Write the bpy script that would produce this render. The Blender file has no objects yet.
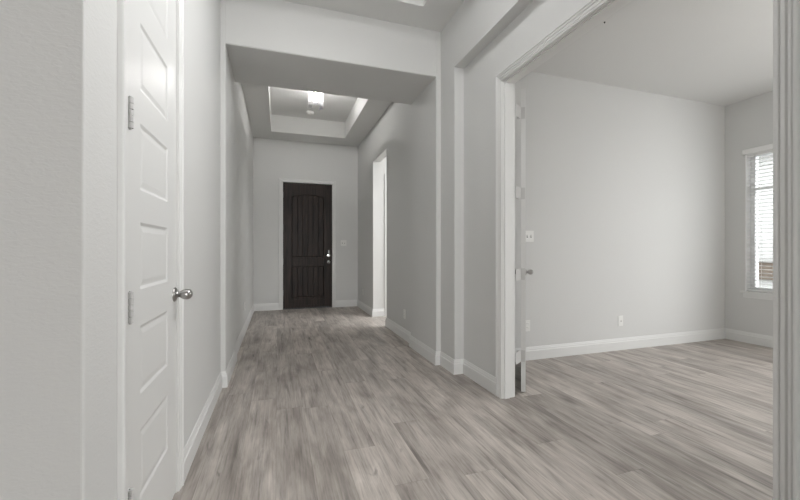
import bpy, bmesh, math, random
from mathutils import Vector, Matrix

S = bpy.context.scene
SKY, P_BACK, P_SPARE, P_HALL, G_FOYER, G_STUDY, P_PASS, P_NEAR = 6.6, 258.0, 0.0, 13.0, 350.0, 36.0, 62.0, 20.0
C = bpy.context.collection

# ------------------------------------------------------------------ camera, sky, light, exposure
cam_d = bpy.data.cameras.new('camera')
cam_d.sensor_width = 36.0
cam_d.lens = 371.0 / 800.0 * 36.0
cam_d.clip_start = 0.02
cam = bpy.data.objects.new('camera', cam_d)
C.objects.link(cam)
cam.location = (0, 0, 1.14)
cam.rotation_euler = (math.radians(90), 0, -math.atan(122 / 371))
S.camera = cam

w = bpy.data.worlds.new('overcast_sky')
S.world = w
w.use_nodes = True
bg = w.node_tree.nodes['Background']
bg.inputs[0].default_value = (0.98, 0.99, 1.0, 1)
bg.inputs[1].default_value = SKY

S.view_settings.view_transform = 'Standard'
S.view_settings.look = 'None'
S.view_settings.gamma = 1.0
S.view_settings.use_curve_mapping = False
S.view_settings.exposure = 0.10
S.cycles.diffuse_bounces = 8
S.cycles.max_bounces = 14
S.cycles.transparent_max_bounces = 24
S.cycles.sample_clamp_indirect = 6.0


def area(name, loc, direction, sx, sy, power, portal=False, color=(1, 1, 1)):
    d = bpy.data.lights.new(name, 'AREA')
    d.shape = 'RECTANGLE'
    d.size, d.size_y = sx, sy
    d.energy = power
    d.color = color
    if portal:
        d.cycles.is_portal = True
    o = bpy.data.objects.new(name, d)
    C.objects.link(o)
    o.location = loc
    o.rotation_euler = Vector(direction).to_track_quat('-Z', 'Y').to_euler()
    return o


# area lamp added before a solid wall, standing in for assumed daylight behind the camera
area('back_fill_light', (0.2, -9.1, 1.6), (0, 1, 0), 2.4, 2.2, P_BACK)
area('assumed_tray_light', (0.547, 1.80, 3.585), (0, 0, -1), 0.35, 0.35, P_HALL)  # assumed lamp out of view, placed from shadow lines beside the tray
# sky portals in the openings of the study and side room
area('study_opening_portal', (5.735, 2.5625, 1.485), (-1, 0, 0), 0.92, 1.70, 1, True)
area('study_opening_portal', (5.735, 0.45, 1.50), (-1, 0, 0), 2.70, 2.60, 1, True)  # portal of the added opening out of view, sized to light the hall
area('left_wall_fill_light', (1.19, 1.45, 3.57), (-0.66, 0, -0.75), 2.0, 0.05, P_NEAR).data.spread = math.radians(115)  # added unseen strip lamp, aimed to brighten the left wall
area('side_room_fill_light', (3.1, 5.1, 2.90), (0, 0, -1), 1.6, 1.6, P_PASS)  # unseen lamp added to brighten the side passage
area('side_opening_portal', (4.15, 5.2, 1.45), (-1, 0, 0), 1.2, 1.6, 1, True)  # portal of the opening added out of view in the side room

# ------------------------------------------------------------------ materials


def new_mat(name):
    m = bpy.data.materials.new(name)
    m.use_nodes = True
    nt = m.node_tree
    return m, nt, nt.nodes['Principled BSDF'], nt.nodes, nt.links


def paint(name, col, rough, bump=0.0, scale=120.0, dist=0.002):
    m, nt, b, N, L = new_mat(name)
    b.inputs['Base Color'].default_value = (*col, 1)
    b.inputs['Roughness'].default_value = rough
    if bump:
        tc = N.new('ShaderNodeTexCoord')
        n = N.new('ShaderNodeTexNoise')
        n.inputs['Scale'].default_value = scale
        n.inputs['Detail'].default_value = 3
        n.inputs['Distortion'].default_value = 0.6
        r = N.new('ShaderNodeValToRGB')
        r.color_ramp.elements[0].position = 0.42
        r.color_ramp.elements[1].position = 0.66
        bp = N.new('ShaderNodeBump')
        bp.inputs['Strength'].default_value = bump
        bp.inputs['Distance'].default_value = dist
        mp = N.new('ShaderNodeMapping')
        mp.inputs['Scale'].default_value = (0.7, 0.7, 1.5)
        L.new(tc.outputs['Object'], mp.inputs[0])
        L.new(mp.outputs[0], n.inputs['Vector'])
        L.new(n.outputs['Fac'], r.inputs['Fac'])
        L.new(r.outputs['Color'], bp.inputs['Height'])
        L.new(bp.outputs['Normal'], b.inputs['Normal'])
    return m


def metal(name, col, rough):
    m, nt, b, N, L = new_mat(name)
    b.inputs['Base Color'].default_value = (*col, 1)
    b.inputs['Metallic'].default_value = 1.0
    b.inputs['Roughness'].default_value = rough
    return m


WALL = paint('wall_paint', (0.66, 0.662, 0.652), 0.8, 0.16, 75.0, 0.002)
CEIL = paint('ceiling_paint', (0.71, 0.712, 0.702), 0.85, 0.14, 75.0, 0.002)
TRIM = paint('trim_paint', (0.75, 0.753, 0.743), 0.38)
DOORP = paint('door_paint', (0.75, 0.753, 0.743), 0.37)
PLATE = paint('plate_plastic', (0.80, 0.80, 0.78), 0.35)
BLIND = paint('blind_vinyl', (0.84, 0.84, 0.83), 0.45)
VINYL = paint('window_vinyl', (0.80, 0.80, 0.80), 0.4)
DARK = paint('dark_plastic', (0.03, 0.03, 0.03), 0.4)
NICKEL = metal('brushed_nickel', (0.42, 0.41, 0.40), 0.28)
HINGE = paint('satin_hinge', (0.62, 0.62, 0.61), 0.35)
CHROME = metal('chrome', (0.75, 0.75, 0.75), 0.15)
CONCRETE = paint('concrete', (0.24, 0.236, 0.23), 0.9, 0.3, 30.0)
BROWN = paint('brown_brick', (0.085, 0.065, 0.05), 0.9, 0.4, 40.0)


def floor_mat():
    m, nt, b, N, L = new_mat('grey_plank_floor')
    PW, PL = 0.182, 1.45
    tc = N.new('ShaderNodeTexCoord')
    sp = N.new('ShaderNodeSeparateXYZ')
    L.new(tc.outputs['Object'], sp.inputs[0])

    def math_(op, a, bb=None, c=None):
        n = N.new('ShaderNodeMath')
        n.operation = op
        for i, v in enumerate((a, bb, c)):
            if v is None:
                continue
            if isinstance(v, (int, float)):
                n.inputs[i].default_value = v
            else:
                L.new(v, n.inputs[i])
        return n.outputs[0]

    def comb(x, y, z):
        n = N.new('ShaderNodeCombineXYZ')
        for i, v in enumerate((x, y, z)):
            if isinstance(v, (int, float)):
                n.inputs[i].default_value = v
            else:
                L.new(v, n.inputs[i])
        return n.outputs[0]

    def wn(vec):
        n = N.new('ShaderNodeTexWhiteNoise')
        n.noise_dimensions = '3D'
        L.new(vec, n.inputs['Vector'])
        return n.outputs['Value']

    def noise(vec, scale, detail, dist=0.0, rough=0.55):
        n = N.new('ShaderNodeTexNoise')
        n.inputs['Scale'].default_value = scale
        n.inputs['Detail'].default_value = detail
        n.inputs['Distortion'].default_value = dist
        n.inputs['Roughness'].default_value = rough
        L.new(vec, n.inputs['Vector'])
        return n.outputs['Fac']

    def ramp(fac, stops):
        n = N.new('ShaderNodeValToRGB')
        cr = n.color_ramp
        while len(cr.elements) < len(stops):
            cr.elements.new(0.5)
        for e, (p, c) in zip(cr.elements, stops):
            e.position = p
            e.color = (c, c, c, 1) if isinstance(c, (int, float)) else (*c, 1)
        L.new(fac, n.inputs['Fac'])
        return n.outputs['Color']

    def mix(a, bb, fac, mode='MIX'):
        n = N.new('ShaderNodeMixRGB')
        n.blend_type = mode
        for i, v in ((0, fac), (1, a), (2, bb)):
            if isinstance(v, (int, float)):
                n.inputs[i].default_value = v
            elif isinstance(v, tuple):
                n.inputs[i].default_value = (*v, 1)
            else:
                L.new(v, n.inputs[i])
        return n.outputs[0]

    xs = math_('DIVIDE', math_('ADD', sp.outputs['X'], 20.03), PW)
    row = math_('FLOOR', xs)
    fx = math_('FRACT', xs)
    off = wn(comb(row, 11.3, 5.0))
    ys = math_('ADD', math_('DIVIDE', math_('ADD', sp.outputs['Y'], 30.0), PL), off)
    col = math_('FLOOR', ys)
    fy = math_('FRACT', ys)
    pid = wn(comb(row, col, 1.3))
    pid2 = wn(comb(col, row, 7.9))
    # coordinates of the grain: stretched along the plank, shifted per plank
    gx = math_('ADD', sp.outputs['X'], math_('MULTIPLY', pid, 37.0))
    gy = math_('ADD', sp.outputs['Y'], math_('MULTIPLY', pid2, 53.0))
    def at(fx_, fy_, z):
        return comb(math_('MULTIPLY', gx, fx_), math_('MULTIPLY', gy, fy_), z)

    blotch = noise(at(8.0, 2.0, 0.0), 1.0, 5, 0.5)
    long_ = noise(at(28.0, 1.65, 4.0), 1.0, 6, 0.40, 0.62)
    streak = noise(at(105.0, 4.5, 8.0), 1.0, 4, 0.1, 0.65)
    crack = noise(at(17.0, 3.2, 2.0), 1.0, 3, 0.6)
    c = ramp(blotch, [(0.30, (0.290, 0.257, 0.232)), (0.50, (0.425, 0.385, 0.352)), (0.70, (0.545, 0.500, 0.460))])
    c = mix(c, ramp(long_, [(0.30, 0.50), (0.43, 0.87), (0.55, 1.02), (0.70, 1.12)]), 0.95, 'MULTIPLY')
    c = mix(c, ramp(streak, [(0.28, 0.66), (0.48, 0.98), (0.70, 1.14)]), 0.9, 'MULTIPLY')
    c = mix(c, ramp(crack, [(0.25, 0.42), (0.34, 1.0)]), 0.75, 'MULTIPLY')
    c = mix(c, ramp(pid, [(0.0, 0.85), (1.0, 1.13)]), 1.0, 'MULTIPLY')
    # thin dark joints between planks
    ex = math_('MULTIPLY', math_('MINIMUM', fx, math_('SUBTRACT', 1.0, fx)), PW)
    ey = math_('MULTIPLY', math_('MINIMUM', fy, math_('SUBTRACT', 1.0, fy)), PL)
    e = math_('MINIMUM', ex, ey)
    joint = ramp(math_('MULTIPLY', e, 250.0), [(0.12, 0.66), (0.4, 1.0)])
    c = mix(c, joint, 0.8, 'MULTIPLY')
    L.new(c, b.inputs['Base Color'])
    b.inputs['Roughness'].default_value = 0.48
    b.inputs['Specular IOR Level'].default_value = 0.4
    bp = N.new('ShaderNodeBump')
    bp.inputs['Strength'].default_value = 0.25
    bp.inputs['Distance'].default_value = 0.001
    L.new(math_('ADD', math_('MULTIPLY', streak, 0.5), joint), bp.inputs['Height'])
    L.new(bp.outputs['Normal'], b.inputs['Normal'])
    return m


def dark_wood():
    m, nt, b, N, L = new_mat('dark_stained_wood')
    tc = N.new('ShaderNodeTexCoord')
    mp = N.new('ShaderNodeMapping')
    mp.inputs['Scale'].default_value = (38, 38, 2.2)
    n = N.new('ShaderNodeTexNoise')
    n.inputs['Scale'].default_value = 1.0
    n.inputs['Detail'].default_value = 5
    n.inputs['Distortion'].default_value = 0.8
    r = N.new('ShaderNodeValToRGB')
    r.color_ramp.elements[0].position = 0.30
    r.color_ramp.elements[0].color = (0.0035, 0.0022, 0.0018, 1)
    r.color_ramp.elements[1].position = 0.75
    r.color_ramp.elements[1].color = (0.042, 0.027, 0.021, 1)
    L.new(tc.outputs['Object'], mp.inputs[0])
    L.new(mp.outputs[0], n.inputs['Vector'])
    L.new(n.outputs['Fac'], r.inputs['Fac'])
    L.new(r.outputs['Color'], b.inputs['Base Color'])
    b.inputs['Roughness'].default_value = 0.42
    b.inputs['Specular IOR Level'].default_value = 0.22
    bp = N.new('ShaderNodeBump')
    bp.inputs['Strength'].default_value = 0.5
    bp.inputs['Distance'].default_value = 0.002
    L.new(n.outputs['Fac'], bp.inputs['Height'])
    L.new(bp.outputs['Normal'], b.inputs['Normal'])
    return m


def clear_glass(name, tint, gloss, milk=0.0):
    m = bpy.data.materials.new(name)
    m.use_nodes = True
    N, L = m.node_tree.nodes, m.node_tree.links
    N.clear()
    out = N.new('ShaderNodeOutputMaterial')
    t = N.new('ShaderNodeBsdfTransparent')
    t.inputs[0].default_value = (*tint, 1)
    g = N.new('ShaderNodeBsdfGlossy')
    g.inputs['Roughness'].default_value = 0.05
    fr = N.new('ShaderNodeFresnel')
    fr.inputs[0].default_value = gloss
    mx = N.new('ShaderNodeMixShader')
    L.new(fr.outputs[0], mx.inputs[0])
    L.new(t.outputs[0], mx.inputs[1])
    L.new(g.outputs[0], mx.inputs[2])
    last = mx
    if milk:
        tr = N.new('ShaderNodeBsdfTranslucent')
        tr.inputs[0].default_value = (0.95, 0.95, 0.95, 1)
        m2 = N.new('ShaderNodeMixShader')
        m2.inputs[0].default_value = milk
        L.new(mx.outputs[0], m2.inputs[1])
        L.new(tr.outputs[0], m2.inputs[2])
        last = m2
    L.new(last.outputs[0], out.inputs[0])
    return m


def glow(name, col, strength):
    m, nt, b, N, L = new_mat(name)
    b.inputs['Base Color'].default_value = (0.9, 0.9, 0.9, 1)
    b.inputs['Emission Color'].default_value = (*col, 1)
    b.inputs['Emission Strength'].default_value = strength
    return m


def siding():
    m, nt, b, N, L = new_mat('pale_brick_siding')
    tc = N.new('ShaderNodeTexCoord')
    mp = N.new('ShaderNodeMapping')
    mp.inputs['Rotation'].default_value = (math.radians(90), 0, math.radians(90))
    br = N.new('ShaderNodeTexBrick')
    br.inputs['Color1'].default_value = (0.29, 0.286, 0.28, 1)
    br.inputs['Color2'].default_value = (0.22, 0.216, 0.21, 1)
    br.inputs['Mortar'].default_value = (0.30, 0.296, 0.29, 1)
    br.inputs['Scale'].default_value = 1.0
    br.inputs['Brick Width'].default_value = 0.24
    br.inputs['Row Height'].default_value = 0.09
    br.inputs['Mortar Size'].default_value = 0.008
    L.new(tc.outputs['Object'], mp.inputs[0])
    L.new(mp.outputs[0], br.inputs['Vector'])
    L.new(br.outputs['Color'], b.inputs['Base Color'])
    b.inputs['Roughness'].default_value = 0.9
    return m


FLOOR = floor_mat()
WOOD = dark_wood()
GLASS = clear_glass('window_glass', (0.96, 0.98, 0.98), 1.3)
SHADE = clear_glass('seeded_glass', (0.97, 0.97, 0.97), 1.45, 0.10)
BULB = glow('lit_bulb', (1.0, 0.98, 0.95), G_FOYER)
BULB_STUDY = glow('lit_study_bulb', (1.0, 0.98, 0.95), G_STUDY)  # glow of the assumed study pendant
SIDING = siding()

# ------------------------------------------------------------------ helpers


def link_mesh(name, bm, m, parent=None, smooth=False):
    bmesh.ops.recalc_face_normals(bm, faces=bm.faces[:])
    me = bpy.data.meshes.new(name)
    bm.to_mesh(me)
    bm.free()
    me.materials.append(m)
    if smooth:
        for p in me.polygons:
            p.use_smooth = True
    o = bpy.data.objects.new(name, me)
    C.objects.link(o)
    if parent:
        o.parent = parent
    return o


def tag(o, label, cat, group=None, kind=None):
    o['label'] = label
    o['category'] = cat
    if group:
        o['group'] = group
    if kind:
        o['kind'] = kind
    return o


def empty(name, loc, rz=0.0):
    o = bpy.data.objects.new(name, None)
    C.objects.link(o)
    o.empty_display_size = 0.05
    o.location = loc
    o.rotation_euler = (0, 0, rz)
    return o


def box_into(bm, x0, x1, y0, y1, z0, z1, bevel=0.0):
    vs = [bm.verts.new((x, y, z)) for x in (x0, x1) for y in (y0, y1) for z in (z0, z1)]
    fs = [(0, 1, 3, 2), (4, 6, 7, 5), (0, 4, 5, 1), (2, 3, 7, 6), (0, 2, 6, 4), (1, 5, 7, 3)]
    faces = [bm.faces.new([vs[i] for i in f]) for f in fs]
    if bevel:
        ed = list({e for f in faces for e in f.edges})
        bmesh.ops.bevel(bm, geom=ed, offset=bevel, segments=2, affect='EDGES', profile=0.5)


def box(name, x0, x1, y0, y1, z0, z1, m, parent=None, bevel=0.0):
    bm = bmesh.new()
    box_into(bm, x0, x1, y0, y1, z0, z1, bevel)
    return link_mesh(name, bm, m, parent)


def solid(name, b, holes, m, parent=None, rounds=(), r=0.010):
    """A box with box-shaped holes cut out, as one clean shell. rounds: plan points (x, y) whose vertical edges are bullnosed;
    a string 'y=..,z=..' style tuple ('x', y, z) rounds a horizontal edge along x at that y, z; ('y', x, z) along y."""
    ax = []
    for i in range(3):
        lo, hi = b[2 * i], b[2 * i + 1]
        cs = {lo, hi}
        for h in holes:
            for v in h[2 * i:2 * i + 2]:
                if lo < v < hi:
                    cs.add(v)
        ax.append(sorted(cs))
    nx, ny, nz = (len(a) - 1 for a in ax)

    def filled(i, j, k):
        if not (0 <= i < nx and 0 <= j < ny and 0 <= k < nz):
            return False
        c = [(ax[0][i] + ax[0][i + 1]) / 2, (ax[1][j] + ax[1][j + 1]) / 2, (ax[2][k] + ax[2][k + 1]) / 2]
        return not any(h[0] < c[0] < h[1] and h[2] < c[1] < h[3] and h[4] < c[2] < h[5] for h in holes)

    bm = bmesh.new()
    vc = {}

    def V(i, j, k):
        if (i, j, k) not in vc:
            vc[(i, j, k)] = bm.verts.new((ax[0][i], ax[1][j], ax[2][k]))
        return vc[(i, j, k)]

    for i in range(nx):
        for j in range(ny):
            for k in range(nz):
                if not filled(i, j, k):
                    continue
                for d, q in (((-1, 0, 0), [(0, 0, 0), (0, 0, 1), (0, 1, 1), (0, 1, 0)]), ((1, 0, 0), [(1, 0, 0), (1, 1, 0), (1, 1, 1), (1, 0, 1)]),
                             ((0, -1, 0), [(0, 0, 0), (1, 0, 0), (1, 0, 1), (0, 0, 1)]), ((0, 1, 0), [(0, 1, 0), (0, 1, 1), (1, 1, 1), (1, 1, 0)]),
                             ((0, 0, -1), [(0, 0, 0), (0, 1, 0), (1, 1, 0), (1, 0, 0)]), ((0, 0, 1), [(0, 0, 1), (1, 0, 1), (1, 1, 1), (0, 1, 1)])):
                    if not filled(i + d[0], j + d[1], k + d[2]):
                        bm.faces.new([V(i + a, j + bb, k + c) for a, bb, c in q])
    if rounds:
        ed = []
        for e in bm.edges:
            p, q = e.verts[0].co, e.verts[1].co
            for t in rounds:
                if len(t) == 2:
                    if abs(p.x - q.x) < 1e-6 and abs(p.y - q.y) < 1e-6 and abs(p.x - t[0]) < 1e-4 and abs(p.y - t[1]) < 1e-4:
                        ed.append(e)
                elif t[0] == 'x' and abs(p.y - q.y) < 1e-6 and abs(p.z - q.z) < 1e-6 and abs(p.y - t[1]) < 1e-4 and abs(p.z - t[2]) < 1e-4:
                    ed.append(e)
                elif t[0] == 'y' and abs(p.x - q.x) < 1e-6 and abs(p.z - q.z) < 1e-6 and abs(p.x - t[1]) < 1e-4 and abs(p.z - t[2]) < 1e-4:
                    ed.append(e)
        bmesh.ops.bevel(bm, geom=ed, offset=r, segments=3, affect='EDGES', profile=0.5)
    return link_mesh(name, bm, m, parent)


BASE_PROFILE = [(0, 0), (.0155, 0), (.0155, .094), (.0105, .100), (.0105, .111), (.0075, .119), (.0045, .133), (0, .133)]


def baseboard(name, pts, side, label, parent=None):
    """Skirting swept along plan points; side=+1: the room is to the left of the walking direction."""
    P = [Vector((x, y)) for x, y in pts]
    n = len(P)
    off = []
    for i in range(n):
        ns = []
        for a, bq in ((i - 1, i), (i, i + 1)):
            if a >= 0 and bq < n:
                d = (P[bq] - P[a]).normalized()
                ns.append(Vector((-d.y, d.x)) * side)
        if len(ns) == 1:
            off.append(ns[0])
        else:
            s = ns[0] + ns[1]
            off.append(s / (1 + ns[0].dot(ns[1])))
    bm = bmesh.new()
    rings = []
    for i in range(n):
        rings.append([bm.verts.new((P[i].x + off[i].x * d, P[i].y + off[i].y * d, z)) for d, z in BASE_PROFILE])
    k = len(BASE_PROFILE)
    for i in range(n - 1):
        for j in range(k):
            bm.faces.new([rings[i][j], rings[i + 1][j], rings[i + 1][(j + 1) % k], rings[i][(j + 1) % k]])
    bm.faces.new(rings[0])
    bm.faces.new(rings[-1][::-1])
    o = link_mesh(name, bm, TRIM, parent)
    return tag(o, label, 'baseboard', kind='structure')


CASE57 = [(0, 0), (0, .008), (.006, .0095), (.014, .010), (.017, .0125), (.038, .0135), (.042, .0175), (.050, .018), (.0555, .0165), (.057, .013), (.057, 0)]
CASE64 = [(0, 0), (0, .010), (.006, .012), (.011, .012), (.0155, .0055), (.020, .0125), (.031, .0135), (.0355, .0065), (.040, .0155), (.048, .0165), (.052, .012), (.056, .019), (.061, .019), (.0645, .016), (.0645, 0)]


def casing(name, a0, a1, H, to3d, prof, parent, z0=0.0):
    """Mitred casing round three sides of an opening a0..a1 wide and H high; to3d(a, z, d) puts it on its wall."""
    path = [((a0, z0), (-1, 0)), ((a0, H), (-1, 1)), ((a1, H), (1, 1)), ((a1, z0), (1, 0))]
    bm = bmesh.new()
    rings = [[bm.verts.new(to3d(a + ox * wv, z + oz * wv, d)) for wv, d in prof] for (a, z), (ox, oz) in path]
    k = len(prof)
    for i in range(3):
        for j in range(k):
            bm.faces.new([rings[i][j], rings[i + 1][j], rings[i + 1][(j + 1) % k], rings[i][(j + 1) % k]])
    bm.faces.new(rings[0])
    bm.faces.new(rings[-1][::-1])
    return link_mesh(name, bm, TRIM, parent)


def lathe_into(bm, prof, M, seg=24):
    """prof: (radius, height) along local z, M places it."""
    rings = []
    for r, h in prof:
        if r < 1e-6:
            rings.append([bm.verts.new(M @ Vector((0, 0, h)))])
        else:
            rings.append([bm.verts.new(M @ Vector((r * math.cos(t * 2 * math.pi / seg), r * math.sin(t * 2 * math.pi / seg), h))) for t in range(seg)])
    for a, bq in zip(rings, rings[1:]):
        for t in range(seg):
            u = (t + 1) % seg
            if len(a) == 1 and len(bq) == 1:
                continue
            if len(a) == 1:
                bm.faces.new([a[0], bq[t], bq[u]])
            elif len(bq) == 1:
                bm.faces.new([a[t], a[u], bq[0]])
            else:
                bm.faces.new([a[t], a[u], bq[u], bq[t]])


def lathe(name, prof, loc, axis, m, parent=None, seg=24):
    bm = bmesh.new()
    q = Vector((0, 0, 1)).rotation_difference(Vector(axis)).to_matrix().to_4x4()
    lathe_into(bm, prof, Matrix.Translation(loc) @ q, seg)
    o = link_mesh(name, bm, m, parent, smooth=True)
    mod = o.modifiers.new('edge', 'EDGE_SPLIT')
    mod.split_angle = math.radians(40)
    return o


def panel_leaf(root, W, H, T, px, panels, m):
    """Moulded door leaf: hinge edge at x=0, front face y=0 (towards -y), back face y=T. Each panel field is a part."""
    bm = bmesh.new()
    xs = [0, px[0], px[1], W]
    zs = [0.012]
    for a, bq in panels:
        zs += [a, bq]
    zs.append(H)
    for y, sgn in ((0.0, 1), (T, -1)):
        for i in range(3):
            for j in range(len(zs) - 1):
                q = [(xs[i], zs[j]), (xs[i + 1], zs[j]), (xs[i + 1], zs[j + 1]), (xs[i], zs[j + 1])]
                if i == 1 and j % 2 == 1:
                    ins, dep = 0.011, 0.004
                    qi = [(q[0][0] + ins, q[0][1] + ins), (q[1][0] - ins, q[1][1] + ins), (q[2][0] - ins, q[2][1] - ins), (q[3][0] + ins, q[3][1] - ins)]
                    for t in range(4):
                        u = (t + 1) % 4
                        bm.faces.new([bm.verts.new((q[t][0], y, q[t][1])), bm.verts.new((q[u][0], y, q[u][1])),
                                      bm.verts.new((qi[u][0], y + sgn * dep, qi[u][1])), bm.verts.new((qi[t][0], y + sgn * dep, qi[t][1]))])
                else:
                    bm.faces.new([bm.verts.new((a, y, z)) for a, z in q])
    for (xa, xb, za, zb) in ((0, 0, zs[0], H), (W, W, zs[0], H)):
        bm.faces.new([bm.verts.new((xa, 0, za)), bm.verts.new((xa, T, za)), bm.verts.new((xa, T, zb)), bm.verts.new((xa, 0, zb))])
    for z in (zs[0], H):
        bm.faces.new([bm.verts.new((0, 0, z)), bm.verts.new((W, 0, z)), bm.verts.new((W, T, z)), bm.verts.new((0, T, z))])
    bmesh.ops.remove_doubles(bm, verts=bm.verts[:], dist=1e-5)
    link_mesh('leaf', bm, m, root)
    for a, bq in panels:
        bm = bmesh.new()
        x0, x1, z0, z1 = px[0] + .011, px[1] - .011, a + .011, bq - .011
        for y, sgn in ((0.004, 1), (T - 0.004, -1)):
            o4 = [(x0, z0), (x1, z0), (x1, z1), (x0, z1)]
            loops = []
            for ins, dy in ((0, 0), (.006, 0), (.022, -.002)):
                loops.append([bm.verts.new((x + (ins if x == x0 else -ins), y + sgn * dy, z + (ins if z == z0 else -ins))) for x, z in o4])
            for la, lb in zip(loops, loops[1:]):
                for t in range(4):
                    bm.faces.new([la[t], la[(t + 1) % 4], lb[(t + 1) % 4], lb[t]])
            bm.faces.new(loops[-1])
        link_mesh('panel', bm, m, root)


def hinge(root, x, y, z, m=None, plate=True, h=0.10, px=0.03):
    """Barrel with three knuckles and its two plates."""
    bm = bmesh.new()
    for k in range(5):
        lathe_into(bm, [(0, z - h / 2 + k * h / 5 + .0012), (.0095, z - h / 2 + k * h / 5 + .0012), (.0095, z - h / 2 + (k + 1) * h / 5 - .0012), (0, z - h / 2 + (k + 1) * h / 5 - .0012)], Matrix.Translation((x, y, 0)), 12)
    lathe_into(bm, [(0, z - h / 2 - .004), (.004, z - h / 2 - .003), (.004, z + h / 2 + .003), (0, z + h / 2 + .004)], Matrix.Translation((x, y, 0)), 10)
    o = link_mesh('hinge', bm, m or HINGE, root)
    return o


def knob(root, x, z, y, sgn, m=NICKEL):
    """Round rosette with an egg-shaped knob sticking out along sgn * y."""
    ax = (0, sgn, 0)
    k = lathe('knob', [(0, .014), (.012, .014), (.0125, .022), (.017, .028), (.0225, .037), (.0248, .048), (.0240, .058), (.0195, .068), (.011, .0745), (0, .0765)], (x, y, z), ax, m, root, 28)
    lathe('rosette', [(0, 0), (.033, 0), (.033, .004), (.029, .009), (.016, .012), (.011, .021), (0, .021)], (x, y, z), ax, m, k, 28)
    return k


# ------------------------------------------------------------------ the room shell
XL, XR = -0.452, 1.540          # hall walls
XN, XS = 1.634, 1.742           # back of the niche, study side of that wall
YC0, YC1 = 3.383, 4.130         # cased opening between hall and foyer
YF = 7.430                      # front wall
DL0, DL1 = 1.372, 1.980         # closet leaf

flo = box('floor', -6.5, 5.6, -9.5, 7.8, -0.10, 0.0, FLOOR)
tag(flo, 'grey brown wood plank floor running through hall, foyer and study', 'floor', kind='structure')

o = solid('wall_left', (-0.60, XL, 1.105, YC0 + .02, 0, 3.75), [(-1, 0, DL0 - .022, DL1 + .022, -1, 2.462)], WALL, rounds=[(XL, 1.105)], r=0.010)
tag(o, 'grey hall wall that holds the shut white panel door', 'wall', kind='structure')
o = box('wall_near', -6.0, -0.60, 1.105, 1.25, 0, 3.75, WALL)
tag(o, 'textured grey wall stub facing the viewer before the white panel door', 'wall', kind='structure')
o = solid('wall_opening', (-0.60, 1.75, YC0, YC1, 0, 3.75), [(-0.414, 1.490, 0, 9, -1, 2.857)], WALL,
          rounds=[(-0.414, YC0), (1.490, YC0), (-0.414, YC1), (1.490, YC1), ('x', YC0, 2.857), ('x', YC1, 2.857)], r=0.008)
tag(o, 'thick header and pillars of the wide opening between hall and foyer', 'wall', kind='structure')
o = solid('wall_right', (XR, XS, -9.4, YC0 + .02, 0, 3.75),
          [(XR - 1, XN, 0.20, 3.080, -1, 2.820), (XN - .2, XS + 1, 0.798, 2.475, -1, 2.455)], WALL,
          rounds=[(XR, 3.080), (XR, 0.20), ('y', XR, 2.820)], r=0.008)
tag(o, 'grey hall wall with a shallow niche round the open study doorway', 'wall', kind='structure')
o = box('wall_foyer_left', -0.60, -0.438, YC1 - .02, YF + .02, 0, 3.75, WALL)
tag(o, 'plain grey foyer wall left of the dark front door', 'wall', kind='structure')
o = solid('wall_foyer_right', (XR, 1.665, YC1 - .02, YF + .02, 0, 3.75), [(0, 3, 5.335, 6.160, -1, 2.650)], WALL,
          rounds=[(XR, 5.335), (XR, 6.160), ('y', XR, 2.650), (1.665, 5.335)], r=0.008)
tag(o, 'grey foyer wall with a tall plain opening to a side passage', 'wall', kind='structure')
o = solid('wall_front', (-0.60, 1.75, YF, YF + .16, 0, 3.75), [(0.068, 1.046, 0, 9, -1, 2.462)], WALL)
tag(o, 'grey end wall of the foyer round the dark front door', 'wall', kind='structure')
# side passage beyond the foyer
o = solid('wall_passage_far', (1.665, 4.20, 6.160, 6.30, 0, 3.75), [(1.800, 2.600, 6, 6.5, -1, 2.40)], WALL)
tag(o, 'bright wall seen through the side opening of the foyer', 'wall', kind='structure')
o = box('wall_passage_near', 1.665 - .01, 4.20, 3.95, 4.10, 0, 3.75, WALL)
tag(o, 'side room wall behind the foyer wall', 'wall', kind='structure')
o = solid('wall_passage_side', (4.05, 4.20, 4.10, 6.16, 0, 3.75), [(4, 5, 4.6, 5.8, .65, 2.25)], WALL)  # opening added out of view to let daylight into the passage
tag(o, 'side room wall with an added opening behind the foyer', 'wall', kind='structure')
o = box('ceiling_passage', 1.655, 4.20, 4.0, 6.25, 2.95, 3.10, CEIL)
tag(o, 'ceiling of the side passage off the foyer', 'ceiling', kind='structure')
# study
o = box('wall_study_back', XS - .02, 5.90, 3.240, 3.40, 0, 3.75, WALL)
tag(o, 'large blank grey study wall facing the open doorway', 'wall', kind='structure')
o = solid('wall_study_window', (5.48, 5.73, -1.0, 3.26, 0, 3.75), [(5, 6, 2.105, 3.020, .635, 2.335), (5, 6, -.90, 1.80, .20, 2.80)], WALL,  # second opening is added out of view to let more daylight in
          rounds=[(5.48, 3.020)], r=0.006)
tag(o, 'grey study side wall that holds the window with blinds', 'wall', kind='structure')
o = box('wall_study_near', XS - .02, 5.69, -1.12, -0.98, 0, 3.75, WALL)
tag(o, 'study wall behind the near side of the doorway', 'wall', kind='structure')
o = box('ceiling_study', XS - .02, 5.60, -1.05, 3.28, 2.998, 3.15, CEIL)
tag(o, 'flat pale ceiling of the study', 'ceiling', kind='structure')
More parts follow.
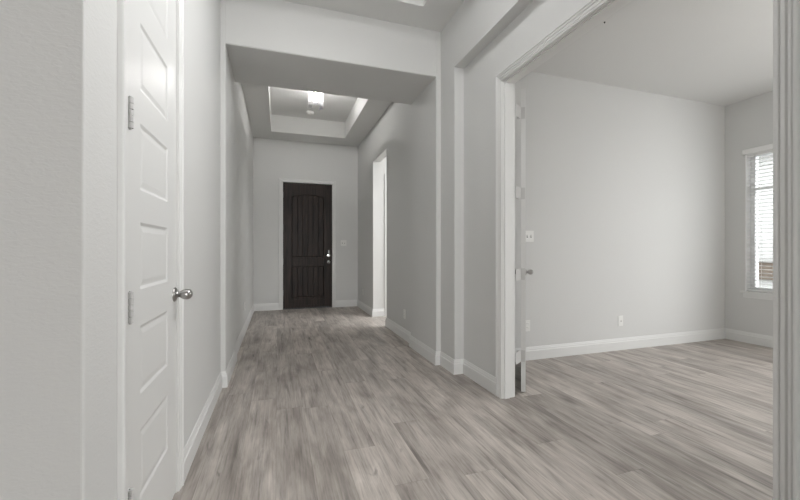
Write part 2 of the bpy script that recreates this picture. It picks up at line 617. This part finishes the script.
# hall and foyer ceilings with raised trays
o = solid('ceiling_hall', (-6.0, XR + .03, -9.4, YC0 + .02, 3.310, 3.75), [(-0.135, 1.230, 0.25, 3.075, 3.0, 3.60)], CEIL, rounds=[('x', 3.075, 3.31), ('y', 1.23, 3.31)], r=0.006)
tag(o, 'hall ceiling with a raised tray before the header', 'ceiling', kind='structure')
o = solid('ceiling_foyer', (-0.50, 1.60, YC1 - .02, YF + .02, 3.240, 3.75), [(-0.115, 1.195, 4.97, 6.95, 3.0, 3.540)], CEIL,
          rounds=[('x', 6.95, 3.24), ('y', 1.195, 3.24), ('y', -0.115, 3.24), ('x', 4.97, 3.24)], r=0.006)
tag(o, 'foyer ceiling with a square raised tray round the glass lamp', 'ceiling', kind='structure')
# living room behind the camera
o = box('wall_back', -6.0, XR + .02, -9.4, -9.25, 0, 3.75, WALL)
tag(o, 'living room end wall behind the viewer', 'wall', kind='structure')
o = box('wall_living_side', -5.8, -5.65, -9.4, 1.12, 0, 3.75, WALL)
tag(o, 'living room side wall behind the viewer', 'wall', kind='structure')

# ------------------------------------------------------------------ baseboards
baseboard('baseboard_left', [(XL, 2.051), (XL, YC0), (-0.414, YC0), (-0.414, YC1), (-0.438, YC1), (-0.438, YF), (0.020, YF)], -1,
          'white baseboard along the panel door side of hall and foyer')
baseboard('baseboard_right', [(XN, 2.521), (XN, 3.080), (XR, 3.080), (XR, YC0), (1.490, YC0), (1.490, YC1), (XR, YC1), (XR, 5.335), (1.665, 5.335), (1.665, 4.10)], 1,
          'white baseboard stepping round niche and pillar beside the study doorway')
baseboard('baseboard_front', [(1.094, YF), (XR, YF), (XR, 6.160), (1.742, 6.160)], -1,
          'white baseboard from the front door round to the side passage')
baseboard('baseboard_study', [(XS, 2.521), (XS, 3.240), (5.48, 3.240), (5.48, -0.98)], -1,
          'white baseboard round the foot of the study walls')
baseboard('baseboard_near', [(-5.0, 1.105), (XL, 1.105), (XL, 1.303)], -1,
          'white baseboard of the near wall corner before the white panel door')

# ------------------------------------------------------------------ closet door, its frame


def frame_thing(name, label, loc=(0, 0, 0)):
    e = empty(name, loc)
    return tag(e, label, 'door frame', kind='structure')


t1 = frame_thing('trim_1', 'white casing round the shut white panel door in the hall')
casing('casing', DL0 - .010, DL1 + .010, 2.449, lambda a, z, d: (XL + d, a, z), CASE57, t1)
bm = bmesh.new()
box_into(bm, -0.60, XL + .001, DL0 - .022, DL0 - .004, 0, 2.462)
box_into(bm, -0.60, XL + .001, DL1 + .004, DL1 + .022, 0, 2.462)
box_into(bm, -0.60, XL + .001, DL0 - .004, DL1 + .004, 2.442, 2.462)
box_into(bm, -0.512, -0.492, DL0 - .006, DL0 + .012, 0, 2.445)
box_into(bm, -0.512, -0.492, DL1 - .012, DL1 + .006, 0, 2.445)
box_into(bm, -0.512, -0.492, DL0 - .006, DL1 + .006, 2.425, 2.445)
link_mesh('jamb', bm, TRIM, t1)

PAN = [(.276, .516), (.640, .878), (1.003, 1.236), (1.348, 1.580), (1.695, 1.931), (2.046, 2.287)]
d1 = empty('door_1', (XL - .002, DL0, 0), math.radians(90))
tag(d1, 'shut white six-panel door with round nickel knob, nearest the viewer', 'door', kind='structure')
panel_leaf(d1, DL1 - DL0, 2.437, .035, (.133, .468), PAN, DOORP)
for z in (.330, .957, 1.576, 2.20):
    hinge(d1, .016, -.008, z, HINGE)
kb = knob(d1, 1.948 - DL0, .935, 0, -1)

# ------------------------------------------------------------------ study doorway and its open leaf
t2 = frame_thing('trim_2', 'white fluted casing and jamb of the open study doorway')
casing('casing', .813, 2.460, 2.437, lambda a, z, d: (XN - d, a, z), CASE64, t2)
cs = casing('casing', .813, 2.460, 2.437, lambda a, z, d: (XS + d, a, z), CASE57, t2)
bm = bmesh.new()
box_into(bm, XN - .001, XS + .001, 2.455, 2.4745, 0, 2.451)
box_into(bm, XN - .001, XS + .001, .7985, .818, 0, 2.451)
box_into(bm, XN - .001, XS + .001, .818, 2.455, 2.432, 2.451)
link_mesh('jamb', bm, TRIM, t2)
bm = bmesh.new()
box_into(bm, 1.650, 1.692, 2.445, 2.456, 0, 2.433)
box_into(bm, 1.650, 1.692, .817, .828, 0, 2.433)
box_into(bm, 1.650, 1.692, .828, 2.445, 2.422, 2.433)
link_mesh('stop', bm, TRIM, t2)

ang = math.atan2(2.50, 1.854) + math.radians(0.0)
d2 = empty('door_2', (1.868, 2.487, 0), ang)
tag(d2, 'white study door leaf swung open, seen edge-on behind its jamb', 'door', kind='structure')
LW = .80
panel_leaf(d2, LW, 2.426, .035, (.135, LW - .135), PAN, DOORP)
knob(d2, LW - .075, .925, 0, -1)
knob(d2, LW - .065, .925, .035, 1)
inv = Matrix.Rotation(-ang, 4, 'Z') @ Matrix.Translation((-1.868, -2.487, 0))
pj = inv @ Vector((1.752, 2.4515, 0))
pk = inv @ Vector((1.806, 2.4960, 0))
for z in (.297, .948, 1.590, 2.230):
    bm = bmesh.new()
    hh = .046
    # barrel
    lathe_into(bm, [(0, z - hh - .004), (.006, z - hh - .003), (.0075, z - hh), (.0075, z + hh), (.006, z + hh + .003), (0, z + hh + .004)], Matrix.Translation((pk.x, pk.y, 0)), 12)
    # one plate to the jamb, one across the hinge edge of the leaf
    for a, bq in ((Vector((pj.x, pj.y, 0)), Vector((-.0012, .036, 0))), (Vector((-.0012, .037, 0)), Vector((-.0012, .004, 0)))):
        dv = (bq - a).normalized()
        nn = Vector((-dv.y, dv.x, 0)) * .0011
        vs = [bm.verts.new((p.x, p.y, zz)) for zz in (z - hh, z + hh) for p in (a - nn, bq - nn, bq + nn, a + nn)]
        for f in ((0, 1, 2, 3), (4, 7, 6, 5), (0, 4, 5, 1), (1, 5, 6, 2), (2, 6, 7, 3), (3, 7, 4, 0)):
            bm.faces.new([vs[i] for i in f])
    link_mesh('hinge', bm, HINGE, d2)

# ------------------------------------------------------------------ front door
t3 = frame_thing('trim_3', 'white casing round the dark front door')
casing('casing', .083, 1.031, 2.448, lambda a, z, d: (a, YF - d, z), CASE64, t3)
bm = bmesh.new()
box_into(bm, .068, .088, YF - .001, YF + .16, 0, 2.462)
box_into(bm, 1.026, 1.046, YF - .001, YF + .16, 0, 2.462)
box_into(bm, .088, 1.026, YF - .001, YF + .16, 2.443, 2.462)
box_into(bm, .086, .104, YF + .062, YF + .085, 0, 2.445)
box_into(bm, 1.010, 1.028, YF + .062, YF + .085, 0, 2.445)
box_into(bm, .086, 1.028, YF + .062, YF + .085, 2.425, 2.445)
link_mesh('jamb', bm, TRIM, t3)
bm = bmesh.new()
box_into(bm, .088, 1.026, YF + .012, YF + .16, 0, .018)
ob = link_mesh('threshold', bm, DARK, t3)

FX, FW, FH = .091, .932, 2.436
d3 = empty('door_3', (FX, YF + .014, 0.020), 0)
tag(d3, 'dark stained planked front door with an arched upper panel', 'door', kind='structure')


def arch_loop(x0, x1, z0, zs, rise, n=14):
    pts = [(x0, z0), (x1, z0)]
    for i in range(n + 1):
        t = i / n
        x = x1 + (x0 - x1) * t
        pts.append((x, zs + rise * (1 - (2 * t - 1) ** 2)))
    return pts


UP = arch_loop(.160, .770, .990, 2.150, .055)
LOW = [(.160, .205), (.770, .205), (.770, .800), (.160, .800)]
bm = bmesh.new()
Hh = FH - .020
outer = [(0, 0), (FW, 0), (FW, Hh), (0, Hh)]
edges, lv = [], []
for lp in (outer, UP, LOW):
    vs = [bm.verts.new((x, 0, z)) for x, z in lp]
    lv.append(vs)
    edges += [bm.edges.new((vs[i], vs[(i + 1) % len(vs)])) for i in range(len(vs))]
bmesh.ops.triangle_fill(bm, edges=edges, use_beauty=True)


def inside(p, lp):
    c = False
    for i in range(len(lp)):
        (xa, za), (xb, zb) = lp[i], lp[i - 1]
        if (za > p[1]) != (zb > p[1]) and p[0] < (xb - xa) * (p[1] - za) / (zb - za) + xa:
            c = not c
    return c


kill = [f for f in bm.faces if inside((f.calc_center_median().x, f.calc_center_median().z), UP) or inside((f.calc_center_median().x, f.calc_center_median().z), LOW)]
bmesh.ops.delete(bm, geom=kill, context='FACES_ONLY')
for vs, lp in zip(lv[1:], (UP, LOW)):
    cx = sum(p[0] for p in lp) / len(lp)
    cz = (min(p[1] for p in lp) + max(p[1] for p in lp)) / 2
    inn = [bm.verts.new((x + (.012 if x < cx else -.012), .016, z + (.012 if z < cz else -.012))) for x, z in lp]
    for i in range(len(vs)):
        j = (i + 1) % len(vs)
        bm.faces.new([vs[i], vs[j], inn[j], inn[i]])
bmesh.ops.remove_doubles(bm, verts=bm.verts[:], dist=1e-5)
ov = lv[0]
back = [bm.verts.new((x, .020, z)) for x, z in outer]
for i in range(4):
    bm.faces.new([ov[i], ov[(i + 1) % 4], back[(i + 1) % 4], back[i]])
link_mesh('leaf', bm, WOOD, d3)
box('core', .001, FW - .001, .020, .045, .001, Hh - .001, WOOD, d3)


def plank_panel(name, lp, n):
    x0, x1 = min(p[0] for p in lp) + .011, max(p[0] for p in lp) - .011
    z0, z1 = min(p[1] for p in lp) + .011, max(p[1] for p in lp) - .011
    arched = len(lp) > 4
    bm = bmesh.new()
    wv = (x1 - x0) / n
    zsp = 2.150 - .012
    for k in range(n):
        a, bq = x0 + k * wv, x0 + (k + 1) * wv
        xsn = [a, a + .005] + [a + .005 + (wv - .010) * t / 4 for t in range(1, 4)] + [bq - .005, bq]
        prev = None
        for x in xsn:
            y = .019 if (abs(x - a) < 1e-6 or abs(x - bq) < 1e-6) else .010
            tt = (x - .160) / .610
            zt = zsp + .055 * (1 - (2 * tt - 1) ** 2) if arched else z1
            cur = (bm.verts.new((x, y, z0)), bm.verts.new((x, y, zt)))
            if prev:
                bm.faces.new([prev[0], cur[0], cur[1], prev[1]])
            prev = cur
    bmesh.ops.remove_doubles(bm, verts=bm.verts[:], dist=1e-5)
    # thickness behind the planked face
    r = bmesh.ops.extrude_face_region(bm, geom=bm.faces[:])
    for v in r['geom']:
        if isinstance(v, bmesh.types.BMVert):
            v.co.y = .0205
    return link_mesh(name, bm, WOOD, d3)


plank_panel('upper_panel', UP, 6)
plank_panel('lower_panel', LOW, 6)
for z0, z1 in ((.838, .952), (.055, .160)):
    box('rail_moulding', .165, .765, -.007, .002, z0, z1, WOOD, d3, .004)
for z in (.30, .90, 1.56, 2.18):
    hinge(d3, -.006, -.006, z, HINGE, h=.11)
kb = knob(d3, FW - .068, .885, 0, -1, CHROME)
db = lathe('deadbolt', [(0, 0), (.034, 0), (.034, .008), (.028, .016), (.012, .018), (0, .018)], (FW - .068, 0, 1.010), (0, -1, 0), CHROME, d3, 24)
box('keypad', FW - .090, FW - .046, -.020, 0, 1.035, 1.125, DARK, db, .006)
box('keypad_trim', FW - .074, FW - .062, -.0225, -.0195, 1.045, 1.115, CHROME, db, .001)

# doorway in the side passage
t4 = frame_thing('trim_4', 'white door casing just visible through the side opening')
casing('casing', 1.812, 2.588, 2.390, lambda a, z, d: (a, 6.160 - d, z), CASE64, t4)
d4 = empty('door_4', (1.812, 6.175, 0), 0)
tag(d4, 'white door in the side passage behind the foyer wall', 'door', kind='structure')
panel_leaf(d4, .776, 2.385, .035, (.135, .641), [(a * .98, bq * .98) for a, bq in PAN], DOORP)

# ------------------------------------------------------------------ study window, blind, neighbour
w1 = empty('window_1', (5.56, 2.562, .635))
tag(w1, 'white framed study window with a sill below its blind', 'window', kind='structure')


def wl(n, x0, x1, y0, y1, z0, z1, m, b=0.0):
    return box(n, x0 - 5.50, x1 - 5.50, y0 - 2.532, y1 - 2.532, z0 - .635, z1 - .635, m, w1, b)


bm = bmesh.new()
for y0, y1, z0, z1 in ((2.0825, 2.120, .640, 2.327), (2.945, 2.9825, .640, 2.327), (2.120, 2.945, .635, .685), (2.120, 2.945, 2.290, 2.335), (2.120, 2.945, 1.875, 1.905)):
    box_into(bm, .012, .055, y0 - 2.532, y1 - 2.532, z0 - .635, z1 - .635)
link_mesh('frame', bm, VINYL, w1)
wl('pane', 5.530, 5.534, 2.118, 2.947, .680, 2.295, GLASS)
bm = bmesh.new()
for y0, y1, z0, z1 in ((2.0755, 2.082, .6355, 2.3345), (2.983, 2.9895, .6355, 2.3345), (2.082, 2.983, 2.328, 2.3345)):
    box_into(bm, -.078, .168, y0 - 2.532, y1 - 2.532, z0 - .635, z1 - .635)
link_mesh('reveal', bm, VINYL, w1)
wl('sill', 5.385, 5.520, 2.035, 3.030, .612, .6352, TRIM, .004)
wl('apron', 5.405, 5.421, 2.060, 3.005, .555, .612, TRIM, .003)

bl = empty('window_blind', (5.525, 2.562, .640))
tag(bl, 'white horizontal slat blind lowered over the study window', 'blind')


def bb(n, x0, x1, y0, y1, z0, z1, m, b=0.0, par=None):
    return box(n, x0 - 5.465, x1 - 5.465, y0 - 2.532, y1 - 2.532, z0 - .640, z1 - .640, m, par or bl, b)


bb('headrail', 5.440, 5.490, 2.082, 2.983, 2.290, 2.333, BLIND)
bb('valance', 5.388, 5.406, 2.040, 3.004, 2.312, 2.374, BLIND, .004)
bb('valance', 5.406, 5.4195, 2.040, 2.052, 2.312, 2.374, BLIND)
bb('valance', 5.406, 5.4195, 2.992, 3.004, 2.312, 2.374, BLIND)
ns = 36
bm = bmesh.new()
tilt = math.radians(1)
prev = None
for i in range(7):
    t = i / 6 - .5
    x = t * .050
    z = .0022 * (1 - (2 * t) ** 2)
    xr, zr = x * math.cos(tilt) - z * math.sin(tilt), x * math.sin(tilt) + z * math.cos(tilt)
    cur = [bm.verts.new((xr, -.447, zr)), bm.verts.new((xr, .447, zr)), bm.verts.new((xr, .447, zr + .0028)), bm.verts.new((xr, -.447, zr + .0028))]
    if prev:
        for a, c in ((0, 1), (1, 2), (2, 3), (3, 0)):
            bm.faces.new([prev[a], prev[c], cur[c], cur[a]])
    else:
        bm.faces.new(cur)
    prev = cur
bm.faces.new(prev[::-1])
sl = link_mesh('slat', bm, BLIND, bl)
for k in range(ns):
    s = sl if k == 0 else sl.copy()
    if k:
        C.objects.link(s)
        s.parent = bl
    s.location = (0, 0, .040 + k * .0445)
bb('bottom_rail', 5.442, 5.488, 2.088, 2.977, .641, .658, BLIND, .003)
for y in (2.20, 2.532, 2.865):
    bm = bmesh.new()
    for x in (-.024, .024):
        box_into(bm, x - .0007, x + .0007, y - 2.532 - .0012, y - 2.532 + .0012, .015, 1.655)
    link_mesh('ladder_cord', bm, BLIND, bl)
wd = lathe('wand', [(0, 0), (.005, .002), (.005, .055), (.0032, .06), (.0032, .50), (0, .502)], (-.040, .362, 1.160), (0, 0, 1), HINGE, bl, 10)

nb = empty('neighbour_house', (9.6, 4.5, -.15))
tag(nb, 'pale house wall with a brown band outside the study window', 'house')
box('wall', 0, .3, -8, 6, 0, 3.25, SIDING, nb)
box('eave', -.25, .4, -8.2, 6.2, 3.25, 3.40, VINYL, nb)
box('band', -.06, 0, -8, .55, .68, 1.05, BROWN, nb)
box('band_cap', -.10, 0, -8, .57, 1.05, 1.12, CONCRETE, nb)
gr = box('ground_outside', 5.7, 12.0, -6.0, 10.0, -.25, -.15, CONCRETE)
tag(gr, 'pale concrete yard outside the study window', 'ground', kind='structure')

# ------------------------------------------------------------------ lamps


def lamp(loc, bulb):
    r = empty('ceiling_lamp', loc)
    lathe('canopy', [(0, 0), (.070, 0), (.070, -.018), (.058, -.026), (.012, -.028), (.012, -.055), (0, -.055)], (0, 0, 0), (0, 0, 1), NICKEL, r)
    lathe('shade_cap', [(0, -.050), (.100, -.050), (.109, -.056), (.109, -.064), (0, -.064)], (0, 0, 0), (0, 0, 1), NICKEL, r, 36)
    lathe('shade', [(.108, -.058), (.108, -.326), (.106, -.330), (.103, -.326), (.103, -.058)], (0, 0, 0), (0, 0, 1), SHADE, r, 40)
    lathe('socket', [(0, -.064), (.022, -.064), (.022, -.120), (0, -.120)], (0, 0, 0), (0, 0, 1), NICKEL, r, 16)
    lathe('bulb', [(0, -.112), (.014, -.118), (.018, -.135), (.027, -.158), (.031, -.180), (.028, -.200), (.017, -.216), (0, -.222)], (0, 0, 0), (0, 0, 1), bulb, r, 24)
    return r


l1 = lamp((.522, 5.500, 3.540), BULB)
tag(l1, 'lit round glass ceiling lamp in the foyer tray', 'ceiling lamp')
gp = empty('assumed_pendant', (3.95, 1.00, 2.998))  # assumed lamp outside the frame, brightens the study ceiling and walls
tag(gp, 'assumed lit opal globe pendant of the study, out of sight behind the near casing', 'pendant lamp')
lathe('canopy', [(0, 0), (.060, 0), (.060, -.018), (.010, -.024), (0, -.024)], (0, 0, 0), (0, 0, 1), NICKEL, gp)
lathe('rod', [(0, -.02), (.006, -.02), (.006, -.74), (.030, -.75), (.030, -.77), (0, -.77)], (0, 0, 0), (0, 0, 1), NICKEL, gp, 12)
lathe('globe', [(.125 * math.sin(math.pi * k / 14), -.885 + .125 * math.cos(math.pi * k / 14)) for k in range(15)], (0, 0, 0), (0, 0, 1), BULB_STUDY, gp, 28)

sd = empty('smoke_detector', (.531, 6.610, 3.540))
tag(sd, 'small white smoke detector on the foyer tray ceiling behind the lamp', 'smoke detector')
lathe('base', [(0, 0), (.066, 0), (.066, -.010), (0, -.010)], (0, 0, 0), (0, 0, 1), PLATE, sd)
lathe('cover', [(0, -.010), (.060, -.010), (.058, -.030), (.046, -.042), (0, -.044)], (0, 0, 0), (0, 0, 1), PLATE, sd)
hk = empty('ceiling_hook', (2.529, 2.352, 2.998))
tag(hk, 'tiny dark hook in the study ceiling above the doorway', 'hook')
lathe('screw_base', [(0, 0), (.007, 0), (.007, -.003), (0, -.003)], (0, 0, 0), (0, 0, 1), DARK, hk, 12)
lathe('hook_stem', [(0, -.003), (.003, -.003), (.003, -.010), (0, -.012)], (0, 0, 0), (0, 0, 1), DARK, hk, 10)

# ------------------------------------------------------------------ switches and outlets (local: plate in the x-z plane, facing -y)


def switch(loc, rz, label, gangs=2):
    r = empty('light_switch', loc, rz)
    wv = .070 if gangs == 1 else .116
    box('plate', -wv / 2, wv / 2, -.006, 0, -.0575, .0575, PLATE, r, .002)
    for g in range(gangs):
        x = (g - (gangs - 1) / 2) * .046
        tg = box('toggle', x - .005, x + .005, -.016, -.005, -.004, .010, PLATE, r, .001)
        box('toggle_slot', x - .006, x + .006, -.0066, -.0055, -.013, .013, DARK, tg)
    return tag(r, label, 'switch')


def outlet(loc, rz, label):
    r = empty('wall_outlet', loc, rz)
    box('plate', -.035, .035, -.006, 0, -.0575, .0575, PLATE, r, .002)
    for z in (-.020, .020):
        s = box('socket', -.016, .016, -.008, -.005, z - .0145, z + .0145, PLATE, r, .002)
        for x in (-.0065, .0065):
            box('slot', x - .0012, x + .0012, -.0083, -.0078, z - .002, z + .007, DARK, s)
    return tag(r, label, 'outlet')


switch((1.250, YF, 1.280), 0, 'white double light switch beside the dark front door')
switch((2.472, 3.240, 1.282), 0, 'white double light switch on the study back wall')
outlet((2.450, 3.240, .355), 0, 'white outlet on the study back wall behind the open door leaf')
cx = empty('cable_outlet', (3.715, 3.240, .330))
tag(cx, 'small white cable plate alone low on the study back wall', 'outlet')
box('plate', -.035, .035, -.006, 0, -.0575, .0575, PLATE, cx, .002)
lathe('cable_connector', [(0, .005), (.0055, .005), (.0055, .016), (0, .016)], (0, 0, 0), (0, -1, 0), NICKEL, cx, 12)
outlet((XR, 4.490, .320), math.radians(-90), 'white outlet low on the foyer wall just past the pillar')
outlet((XR, 6.920, .340), math.radians(-90), 'white outlet low beyond the side opening of the foyer')
outlet((-0.438, 5.540, .365), math.radians(90), 'white outlet low on the plain foyer wall opposite the side opening')
